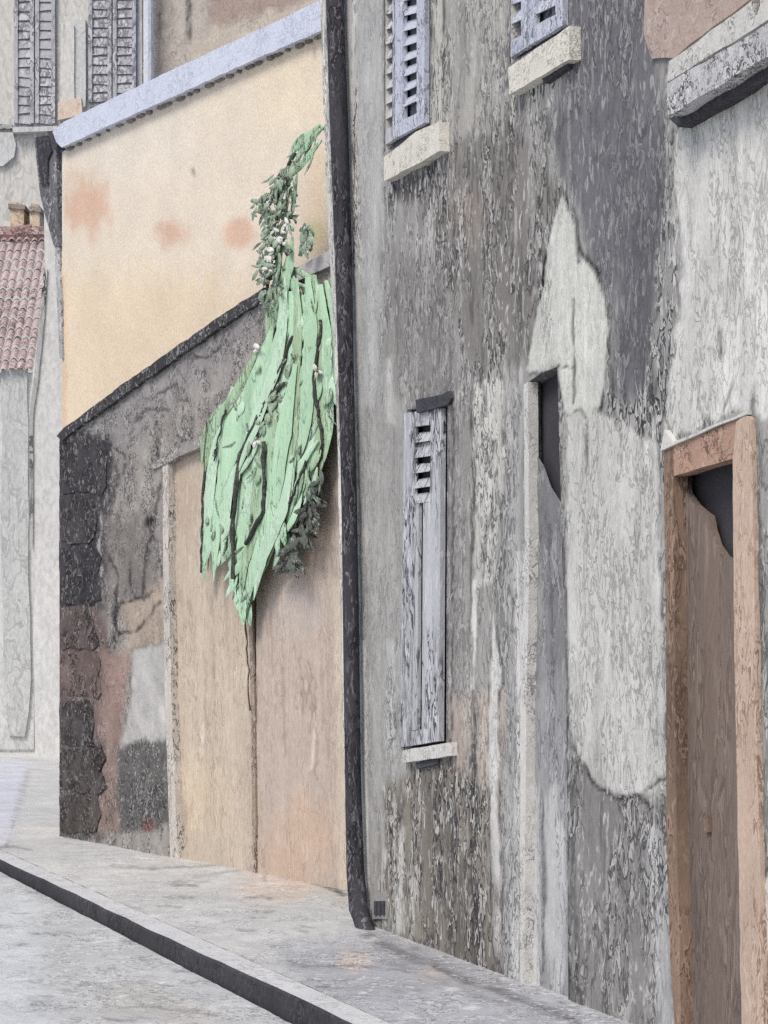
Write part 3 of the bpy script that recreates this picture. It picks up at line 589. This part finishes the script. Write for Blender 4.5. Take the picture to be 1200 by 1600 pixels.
# rough quoin stones on the far end
for k, (y0, y1, x1, col) in enumerate(((690, 770, 168, (68, 66, 70)), (774, 850, 152, (72, 70, 73)), (855, 945, 156, (62, 61, 65)), (950, 1015, 150, (96, 86, 84)), (1020, 1090, 158, (110, 96, 92)), (1095, 1165, 150, (76, 72, 73)), (1172, 1238, 164, (78, 73, 72)), (1242, 1302, 158, (80, 74, 72)))):
    prism('quoin_stone', YARD, [(93, y0 + 2), (x1 - random.randint(6, 14), y0 - random.randint(0, 4)), (x1 + random.randint(-6, 2), y0 + 14), (x1 - random.randint(0, 9), (y0 + y1) / 2), (x1 - random.randint(-4, 8), y1 - 8), (x1 - random.randint(4, 16), y1), (94, y1 - random.randint(0, 4))], -.02, .006 + .008 * random.random(), mat('quoin_%d' % k, col, 24, .8, .9, .7, .35, inkc=(40, 38, 40), litc=(150, 145, 143), lines=.06, bump=1.), yard, .03, .06)

gate = thing('yard_gate', 'tan double gate of wide boards half hidden by the hanging vine', 'gate', YARD.to3(1, 0, -.05))
M_gate = mat('tan_gate_boards', (188, 176, 162), 20, .2, .7, .5, .14, inkc=(134, 114, 98), litc=(222, 208, 192), tint=(184, 168, 152)); M_gate2 = mat('pinkish_gate_boards', (183, 170, 159), 20, .2, .7, .45, .14, inkc=(130, 110, 96), litc=(218, 205, 192), tint=(190, 168, 148))
M_gate = mat('tan_gate', None, 22, .22, .55, .45, .10, inkc=(124, 108, 96), litc=(224, 212, 198), cover=.46)
def paint_gate(px, py, a, b):
    c = Coat(px, py, a, b, (190, 177, 161), .7, 1700)
    c.patch([(400, 600), (560, 560), (560, 1460), (400, 1400)], (186, 172, 161), 14, 10, .6); c.blot(300, 1240, 60, 80, (206, 190, 166), .7); c.blot(330, 1000, 60, 120, (198, 184, 166), .5)
    c.blot(480, 1300, 62, 84, (194, 168, 145), .55); c.blot(440, 1350, 40, 40, (190, 168, 148), .6); c.blot(460, 950, 60, 60, (184, 176, 170), .6); c.blot(290, 780, 30, 70, (184, 168, 152), .7)
    c.blot(282, 1270, 22, 30, (168, 150, 132), .6); c.patch([(520, 900), (540, 900), (545, 1420), (528, 1420)], (200, 188, 172), 6, 6, .6)
    for x, y0, y1 in ((298, 940, 1090), (330, 930, 1120), (352, 900, 1080), (318, 960, 1160), (384, 960, 1130), (420, 940, 1060), (440, 1000, 1180), (500, 980, 1140), (512, 740, 900)):
        c.crack([(x, y0), (x + 3, (y0 + y1) / 2), (x + 6, y1)], 2, .38, 5, (140, 122, 108))
    for x, y0, y1 in ((468, 1030, 1120), (476, 1040, 1100), (484, 1035, 1150), (491, 1060, 1220)): c.crack([(x, y0), (x + 4, (y0 + y1) / 2), (x + 2, y1)], 2.2, .55, 7, (136, 118, 106))
    for x, y0, y1 in ((314, 1130, 1180), (305, 1190, 1215), (486, 1140, 1200)): c.crack([(x + 4, y0), (x, y1)], 2, .6, 3, (226, 218, 206))
    c.crack([(264, 900), (266, 1150), (272, 1310)], 3, .55, 4, (110, 98, 90)); c.mottle(.07, (12, 2)); return c
for x0, x1, nm in ((250, 397, 'gate_leaf'), (400.5, 556, 'gate_leaf')):
    a0 = YARD.px(x1, 1000, -.045)[0]; a1 = YARD.px(x0, 1000, -.045)[0]; zt = YARD.px((x0 + x1) / 2, 600, -.045)[1]
    g2 = wall_sheet(nm, YARD, np.linspace(-.06, zt, 260), lambda z: a0, lambda z: a1, 110, paint_gate, [], M_gate, gate, -.045, .006)
bm = bmesh.new(); a0 = YARD.px(556, 1000, -.06)[0]; a1 = YARD.px(250, 1000, -.06)[0]; slab(bm, YARD, a0, a1, -.06, 3.2, -.09, -.06); obj('gate_rails', bm, mat('gate_back', (150, 134, 120), 20, .3, .6, .4, .12), gate)
prism('gate_lintel', YARD, [(232, 730), (262, 706), (330, 672), (420, 636), (534, 590), (534, 606), (420, 656), (330, 690), (262, 722), (240, 734)], -.06, .02, mat('lintel_grey', (150, 146, 142), 26, 1, .9, .7, .15), gate, .008)
prism('gate_post', YARD, [(254, 726), (263, 722), (264, 900), (268, 1100), (278, 1345), (266, 1345), (258, 1100), (255, 900)], -.06, .012, mat('pale_post', (196, 190, 182), 26, .4, .8, .5, .12), gate, .006)
prism('stop_strip', YARD, [(388, 940), (393, 940), (398, 1100), (400, 1375), (395, 1375), (392, 1100)], -.045, -.03, mat('strip_brown', (160, 143, 129), 24, .4, .8, .4, .15), gate, .006)

# --- hanging vine
vine = thing('hanging_vine', 'pale green climbing plant with long drooping leaves hanging over the tan gate', 'plant', YARD.to3(.6, 0, .1))
M_l1 = mat('vine_leaf', (182, 216, 184), 26, .22, .8, .8, .12, rough=.9, cover=.5, inkc=(74, 90, 76), litc=(206, 224, 206), tint=(168, 202, 170), bump=.4); M_l2 = mat('vine_leaf_mid', (168, 202, 170), 28, .22, .9, .7, .14, rough=.9, cover=.44, inkc=(64, 76, 66), litc=(200, 218, 198), tint=(162, 182, 148), bump=.7); M_l4 = mat('vine_leaf_pale', (188, 216, 190), 24, .3, .4, .5, .1, rough=.9, inkc=(110, 132, 112), litc=(220, 232, 220), bump=.7)
M_l3 = mat('vine_leaf_grey', (150, 168, 146), 34, 1, .95, .6, .2, rough=.7, inkc=(56, 58, 56), lines=.07, litc=(208, 212, 204)); M_st = mat('vine_stem', (72, 72, 70), 24, 1, .5, .5, .25, litc=(140, 140, 134)); M_wh = mat('vine_flower', (222, 222, 214), 24, 1, .6, .2, .06, inkc=(120, 118, 112))
def spline(pts, n):
    P_ = [np.array(p, float) for p in pts]; out = []
    P_ = [2 * P_[0] - P_[1]] + P_ + [2 * P_[-1] - P_[-2]]
    m = len(P_) - 3
    for i in range(n):
        t = i / (n - 1) * m; k = min(int(t), m - 1); f = t - k; a, b, c, d = P_[k:k + 4]
        out.append(.5 * (2 * b + (c - a) * f + (2 * a - 5 * b + 4 * c - d) * f * f + (3 * b - a - 3 * c + d) * f ** 3))
    return out
def add_blade(bm, pts, wpx, o0, bulge=.05, tip=.12, butt=.35, n=14, arch=.012):
    """one long leaf: midrib through pts (photo measure on the wall), arched across and bowed away from the wall"""
    sp = spline(pts, n); rows_ = []
    for i, p in enumerate(sp):
        t = i / (n - 1); a = sp[max(i - 1, 0)]; b = sp[min(i + 1, n - 1)]; d = b - a; d /= np.linalg.norm(d) + 1e-9; nx = np.array((-d[1], d[0]))
        wd = wpx * .5 * min(1, butt + (1 - butt) * t / .3) * (1 if t < .6 else max(tip, 1 - ((t - .6) / .4) ** 1.6 * (1 - tip)))
        wd *= .82 + .4 * float(fbm(i * .9 + pts[0][0], pts[0][1], 3, 2))
        of = o0 + bulge * math.sin(math.pi * min(1, t * .9 + .1))
        r = []
        for s in (-1, -.55, 0, .55, 1):
            q = p + nx * wd * s; oo = of + arch * (1 - s * s) - (arch * .4 if s == 0 else 0)
            r.append(bm.verts.new(YARD.to3(*YARD.px(q[0], q[1], oo), oo)))
        rows_.append(r)
    for a, b in zip(rows_, rows_[1:]):
        for k in range(4): bm.faces.new((a[k], a[k + 1], b[k + 1], b[k]))
def leaf(pts, wd, o0, m, **k):
    bm = bmesh.new(); add_blade(bm, pts, wd, o0, **k); return bm
BIG = [  # midrib, width, distance from the wall, which green
    ([(500, 424), (512, 520), (508, 640)], 38, .10, 0), ([(478, 428), (482, 520), (470, 650), (450, 720)], 48, .14, 0), ([(455, 440), (458, 540), (430, 640)], 44, .12, 0),
    ([(436, 500), (420, 570), (380, 650), (350, 760)], 44, .15, 0), ([(410, 545), (376, 605), (345, 680), (326, 745)], 34, .11, 0), ([(372, 600), (352, 700), (340, 800), (334, 888)], 40, .13, 0),
    ([(410, 640), (398, 720), (384, 800), (376, 862)], 36, .12, 0), ([(462, 560), (440, 680), (424, 770), (402, 850)], 52, .17, 0), ([(500, 560), (488, 660), (462, 750), (430, 830)], 46, .13, 0),
    ([(446, 700), (426, 790), (398, 870), (384, 945)], 40, .16, 0), ([(470, 720), (440, 800), (408, 880), (386, 930)], 26, .11, 1), ([(512, 610), (500, 690), (478, 760)], 26, .07, 1),
    ([(434, 520), (410, 560), (380, 600)], 26, .09, 0), ([(350, 640), (330, 680), (320, 720)], 26, .07, 1), ([(420, 600), (402, 660), (380, 690)], 30, .08, 1), ([(520, 430), (522, 520), (518, 580)], 20, .06, 1),
    ([(346, 720), (328, 790), (322, 870)], 24, .06, 1), ([(392, 860), (384, 905), (380, 940)], 26, .08, 1), ([(440, 440), (430, 480), (424, 520)], 24, .08, 1),
    ([(400, 690), (372, 740), (360, 800)], 20, .05, 1), ([(446, 400), (440, 440), (432, 480)], 22, .07, 1), ([(450, 420), (470, 440), (500, 440)], 22, .05, 1),
    ([(508, 198), (482, 214), (455, 240)], 22, .06, 1), ([(500, 210), (470, 235), (452, 280)], 22, .05, 1), ([(458, 260), (452, 310), (448, 345)], 18, .06, 1), ([(452, 380), (446, 410), (440, 450)], 26, .08, 1), ([(492, 225), (480, 245), (474, 262)], 10, .04, 1)]
rl = random.Random(21)
for pts, wd, o, g in BIG:                                # every spray hangs as three loose strands
    for k, sx in enumerate((-.34, .02, .34)):
        if wd < 20 and k == 1: continue
        q = [(x + sx * wd * (.75 if t in (0, len(pts) - 1) else 1) + rl.uniform(-3, 3), y + rl.uniform(-14, 14) + (12 if k == 1 else 0)) for t, (x, y) in enumerate(pts)]
        obj('leaf', leaf(q, wd * rl.uniform(.34, .5), o * .45 + rl.uniform(0, .03), None, bulge=.012, n=20, tip=.05, arch=.008), M_l2 if g else rl.choice((M_l1, M_l1, M_l1, M_l2, M_l4)), vine, smooth=True)
# tangled grey-green growth: upper trail and the dark tail at the right
def tangle(name, region, nleaf, ln, wd, m, o=(.02, .12), sd=1, spread=.6):
    rnd = random.Random(sd); bm = bmesh.new(); xs = [p[0] for p in region]; ys = [p[1] for p in region]; k = 0
    while k < nleaf:
        x, y = rnd.uniform(min(xs), max(xs)), rnd.uniform(min(ys), max(ys))
        if not inside(np.array([x]), np.array([y]), region)[0]: continue
        a = math.pi / 2 + .22 + rnd.gauss(0, spread); l = ln * rnd.uniform(.5, 1.3); b = a + rnd.uniform(-1, 1) * min(.7, spread * 1.3)
        if min(x, x + math.cos(a) * l * .5 + math.cos(b) * l * .5) < (316 if spread < .5 else 380): k += 1; continue
        add_blade(bm, [(x, y), (x + math.cos(a) * l * .5, y + math.sin(a) * l * .5), (x + math.cos(a) * l * .5 + math.cos(b) * l * .5, y + math.sin(a) * l * .5 + math.sin(b) * l * .5)], wd * rnd.uniform(.6, 1.3), rnd.uniform(*o), .012, n=6, arch=.006); k += 1
    return obj(name, bm, m, vine, smooth=True)
tangle('foliage', [(455, 250), (430, 268), (414, 300), (412, 350), (404, 380), (402, 420), (410, 465), (428, 480), (440, 440), (448, 390), (456, 340), (462, 290)], 240, 19, 6, M_l3, sd=3)['kind'] = 'stuff'
tangle('foliage', [(502, 725), (484, 750), (468, 800), (452, 850), (436, 885), (462, 885), (482, 850), (494, 800)], 110, 22, 7, mat('vine_leaf_dark', (98, 104, 96), 26, 1, .9, .5, .25, rough=.7, inkc=(44, 46, 46), lines=.07), sd=4)['kind'] = 'stuff'
MAIN = [(518, 428), (456, 446), (440, 505), (414, 540), (390, 590), (352, 625), (330, 660), (320, 700), (322, 770), (318, 880), (336, 880), (354, 850), (368, 905), (378, 945), (392, 940), (402, 900), (432, 856), (470, 790), (500, 735), (514, 650), (521, 560)]
tangle('foliage', MAIN, 90, 70, 12, M_l1, (.05, .08), sd=31, spread=.2)['kind'] = 'stuff'; tangle('foliage', MAIN, 46, 58, 9, M_l4, (.05, .09), sd=32, spread=.22)['kind'] = 'stuff'; tangle('foliage', MAIN, 60, 54, 9, M_l2, (.04, .09), sd=33, spread=.25)['kind'] = 'stuff'; tangle('foliage', MAIN, 60, 30, 4, M_l3, (.06, .1), sd=34, spread=.4)['kind'] = 'stuff'
tangle('foliage', [(412, 300), (392, 318), (386, 328), (398, 332), (416, 318)], 14, 16, 6, M_l3, sd=5)['kind'] = 'stuff'
tangle('foliage', [(480, 338), (472, 360), (474, 390), (484, 380), (486, 352)], 14, 26, 9, M_l3, sd=6)['kind'] = 'stuff'
tangle('foliage', [(456, 530), (425, 610), (400, 660), (380, 720), (392, 724), (420, 660), (440, 610), (464, 540)], 46, 20, 7, M_l3, (.05, .11), sd=8)['kind'] = 'stuff'
bm = bmesh.new(); rnd = random.Random(9)
for x, y in ((432, 372), (440, 380), (428, 392), (450, 350), (420, 400), (436, 362), (418, 420), (405, 545), (398, 690), (494, 580)):
    for k in range(4): a = rnd.uniform(0, 6.3); add_blade(bm, [(x, y), (x + 5 * math.cos(a), y + 5 * math.sin(a)), (x + 11 * math.cos(a), y + 12 * math.sin(a))], 6, rnd.uniform(.08, .12), .01, n=5)
obj('blossom', bm, M_wh, vine, smooth=True)['kind'] = 'stuff'
def stem(pts, r, o):
    bm = bmesh.new(); sp = spline(pts, 18); add_tube(bm, [YARD.to3(*YARD.px(p[0] + random.uniform(-1.5, 1.5), p[1], o), o) for p in sp], [r * random.uniform(.7, 1.3) for _ in sp], 7); obj('stem', bm, M_st, vine)
for pts, r, o in (([(458, 525), (440, 570), (424, 612), (412, 640)], .013, .1), ([(501, 500), (496, 560), (490, 600), (498, 650)], .012, .1), ([(404, 650), (376, 715), (366, 790), (364, 850), (364, 905)], .018, .1), ([(413, 690), (412, 760), (410, 800), (384, 850)], .016, .12),
                  ([(386, 930), (384, 980), (388, 1040), (390, 1110)], .006, .03), ([(324, 660), (318, 760), (316, 830), (314, 895)], .01, .08), ([(352, 640), (340, 690), (334, 720)], .008, .1), ([(462, 240), (452, 256), (446, 275), (436, 300), (430, 380), (418, 450), (424, 500)], .011, .05),
                  ([(498, 640), (502, 700), (486, 760), (470, 830)], .013, .09), ([(480, 720), (450, 790), (420, 850)], .009, .1), ([(444, 600), (420, 620), (408, 650)], .016, .1)): stem(pts, r, o)

# ================================================================== far end of the street
M_far = mat('far_plaster', (204, 205, 203), 5, .5, .35, .3, .05, inkc=(150, 150, 150)); M_farg = mat('far_plaster_grey', (186, 188, 187), 6, .4, .4, .3, .07, inkc=(130, 131, 132))
# low house with the pink tiled roof
LOW = front(33.); low = thing('low_house', 'low pale grey house with a pinkish tiled roof at the far end of the pavement', 'house', (-5.6, 33, 0))
bm = bmesh.new(); p0 = LOW.px(-140, 1000)[0]; p1 = LOW.px(53, 1000)[0]; ze = LOW.px(0, 582)[1]
add_box(bm, p0, p1, 33, 37.5, -.16, ze); obj('wall', bm, M_far, low)
prism('door', LOW, [(3, 575), (43, 575), (44, 900), (48, 1060), (45, 1110), (38, 1150), (14, 1150), (6, 1050), (3, 900)], -.02, .05, M_farg, low, .02, .2)
prism('door_step', LOW, [(-60, 1172), (56, 1172), (56, 1178), (-60, 1179)], 0, .2, mat('far_step', (150, 151, 156), 5, 1, .6, .3, .1), low, .01, .3)
bm = bmesh.new(); nr, nc = 14, 15; zr = ze + 2.5; xr = p1 - .12                      # tiled slope, rows of tiles stepped one over the other
for r in range(nr):
    t0, t1 = r / nr, (r + 1.25) / nr
    for c in range(nc):
        x0 = p0 + (xr + .12 - p0) * c / nc; x1 = p0 + (xr + .12 - p0) * (c + .97) / nc
        j = random.uniform(-.02, .02); v = []
        for (t, dz) in ((t0, .06), (t1, 0)):
            for k in range(5):
                x = x0 + (x1 - x0) * k / 4 - .12 * t; v.append(bm.verts.new((x, 32.85 + 3.1 * t, ze - .05 + (zr - ze) * t + dz + j + .05 * math.sin(math.pi * k / 4))))
        for k in range(4): bm.faces.new((v[k], v[k + 1], v[k + 6], v[k + 5]))
        bm.faces.new(v[:5] + [bm.verts.new((x1, 32.87, v[4].co.z - .08))] + [bm.verts.new((x0, 32.87 + 3.1 * t0, v[0].co.z - .08))]) if False else None
add_box(bm, p0, xr, 33.1, 37, ze - .1, ze - .02)
M_roof = mat('pink_tiles', (190, 173, 171), 7, 1, .8, .45, .14, inkc=(110, 92, 92), litc=(216, 208, 206), tint=(176, 156, 155), lines=.05)
rf = obj('roof', bm, M_roof, low, smooth=False)
bm = bmesh.new()
for k in range(7):
    x = p0 + (xr - p0) * k / 6.6; add_tube(bm, [(x, 35.9, zr), (x + .3, 35.9, zr + random.uniform(-.02, .03))], .12, 8)
obj('ridge_tile', bm, mat('ridge_pink', (170, 140, 136), 7, 1, .7, .4, .15), rf)['kind'] = 'stuff'
CH = front(36.3)
for x0, x1, yt in ((15, 37, 314), (47, 62, 318)):
    ch = prism('chimney', CH, [(x0, yt + 6), (x0 + 3, yt), (x1 - 2, yt + 2), (x1, yt + 8), (x1, 372), (x0, 374)], -.3, .3, mat('chimney_clay', (210, 192, 168), 8, .5, .6, .3, .08, inkc=(140, 122, 104)), rf, .02, .1)
    prism('chimney_rim', CH, [(x0 - 2, yt + 4), (x1 + 2, yt + 6), (x1 + 2, yt + 13), (x0 - 2, yt + 12)], -.34, .34, mat('rim_grey', (150, 142, 134), 8, 1, .6, .3, .1), ch, .01)
# slender white house beside it
WH = front(31.6); white = thing('white_house', 'narrow plain white house wall between the tiled roof and the ochre house', 'house', (-4.8, 31.6, 0))
prism('wall', WH, [(54, 1210), (52, 900), (46, 640), (52, 580), (60, 520), (70, 430), (68, 330), (78, 326), (160, 326), (160, 1210)], -3, 0, mat('white_render', (210, 211, 210), 4, .5, .2, .2, .04, inkc=(150, 150, 150)), white, .015, .3)
prism('stain_strip', WH, [(48, 640), (58, 520), (68, 420), (74, 420), (66, 520), (54, 640), (50, 860), (45, 860)], 0, .03, mat('strip_rough', (176, 177, 176), 8, .4, .95, .5, .1, lines=.06), white, .03, .2)
# tall pale house with grey shutters behind
TA = front(42.); tall = thing('tall_house', 'tall cream house with two long grey louvred shutters above the rooftops', 'house', (-6.5, 42, 0))
bm = bmesh.new(); a0 = TA.px(-200, 0)[0]; a1 = TA.px(222, 0)[0]; add_box(bm, a0, a1, 42, 48, -.16, 15.2); obj('wall', bm, mat('cream_render', (207, 205, 198), 4, .4, .3, .3, .05, inkc=(140, 138, 136)), tall)
M_gsh = mat('grey_shutter', (182, 182, 186), 9, .55, .7, .8, .12, inkc=(84, 84, 92), litc=(214, 214, 216), lines=.06)
for x0, x1, yb in ((22, 88, 198), (138, 214, 165)):
    wd_ = prism('window', TA, [(x0, -130), (x1, -130), (x1, yb), (x0, yb + 2)], -.05, .04, mat('grey_window', (158, 158, 164), 8, 1, .6, .4, .1), tall, .03, .4)
    xm = (x0 + x1) / 2
    for s0, s1 in ((x0 + 1, xm - 1), (xm + 1, x1 - 1)):
        bm = bmesh.new(); u0 = TA.px(s0, 0)[0]; u1 = TA.px(s1, 0)[0]; zb = TA.px(0, yb)[1] + .05
        slab(bm, TA, u0, u0 + .07, zb, 14.6, .03, .09); slab(bm, TA, u1 - .07, u1, zb, 14.6, .03, .09)
        for k in range(30):
            z = zb + k * .17
            f = [(u0 + .05, z, .07), (u1 - .05, z + random.uniform(-.03, .03), .07), (u1 - .05, z + .15, .045), (u0 + .05, z + .15, .045)]
            bm.faces.new([bm.verts.new(TA.to3(a, b, c)) for a, b, c in f])
        obj('shutter_leaf', bm, M_gsh, wd_)
prism('sill', TA, [(20, 198), (90, 196), (90, 203), (20, 206)], 0, .2, M_far, tall, .02, .3); prism('string_course', TA, [(-100, 193), (20, 193), (20, 200), (-100, 201)], 0, .1, mat('course_grey', (170, 170, 168), 6, 1, .6, .3, .1), tall, .02, .4)
prism('pilaster', TA, [(95, 30), (134, 30), (134, 165), (92, 190)], 0, .1, M_far, tall, .02, .3, label='plain pale strip between the two shutters')
prism('pilaster', TA, [(98, 38), (116, 38), (116, 172), (97, 176)], .1, .14, mat('cream_inset', (214, 212, 206), 4, .4, .5, .2, .04, inkc=(130, 128, 126)), tall, .02, .3, label='narrow raised inner strip')
prism('oval_panel', TA, [(-60, 206), (20, 206), (24, 225), (20, 243), (2, 258), (-60, 262)], 0, .08, M_far, tall, .03, .3); prism('stain_panel', TA, [(90, 158), (126, 152), (128, 178), (90, 188)], .1, .15, mat('orange_stained_plaster', (222, 204, 186), 5, 1, .4, .2, .06, inkc=(180, 150, 128)), tall, .03, .2)
# brown house behind the ochre one
BR = front(27.); brown = thing('brown_house', 'beige brown stuccoed house rising behind the blue grey eaves band', 'house', (-1.5, 27, 0))
BOFF = 0.
def paint_brown(px, py, a, b):
    c = Coat(px, py, a, b, (192, 184, 175), .7, 1200)
    c.patch([(310, -200), (520, -200), (520, -20), (420, 30), (330, 50)], (172, 154, 144), 12, 12, .4); c.patch([(300, 60), (500, -10), (520, 60), (300, 150)], (200, 190, 176), 10, 8, .5)
    c.patch([(243, -200), (268, -200), (268, 120), (243, 130)], (178, 168, 158), 6, 5, .5)
    c.crack([(296, -20), (295, 40), (296, 60)], 3.5, .9, 3); c.crack([(270, -30), (272, 60), (270, 90)], 2, .5, 3, (120, 112, 106)); c.crack([(250, 20), (248, 50)], 2, .6, 3)
    c.mottle(.06, (1.5, 1.5)); return c
bl = BR.px(240, 0)[0]
wall_sheet('wall', BR, np.linspace(3, 11.2, 160), lambda z: bl, lambda z: 3., 160, paint_brown, [], mat('brown_stucco', None, 9, .8, .6, .35, .07, inkc=(110, 100, 94), litc=(222, 216, 206)), brown, 0., .01)
bm = bmesh.new(); add_box(bm, bl, 3, 27.02, 31, -.16, 11.2); obj('side_wall', bm, mat('brown_plain', (176, 164, 154), 8, 1, .4, .3, .08), brown)
bm = bmesh.new(); u = BR.px(234, 0)[0]; add_tube(bm, [(u, 26.85, 0), (u, 26.85, 3), (u, 26.85, 11.2)], .06, 10); obj('downpipe', bm, mat('pale_blue_pipe', (206, 210, 219), 8, .4, .4, .2, .05, inkc=(120, 122, 130)), brown)
prism('edge_board', BR, [(221, -200), (228, -200), (229, 125), (222, 128)], -.3, .02, mat('dark_edge', (130, 124, 120), 9, .4, .6, .4, .12), brown, .01, .3); prism('edge_board', BR, [(228, -200), (244, -200), (246, 120), (229, 124)], -.3, -.02, mat('brown_edge', (150, 142, 134), 9, .4, .6, .4, .12), brown, .01, .3)
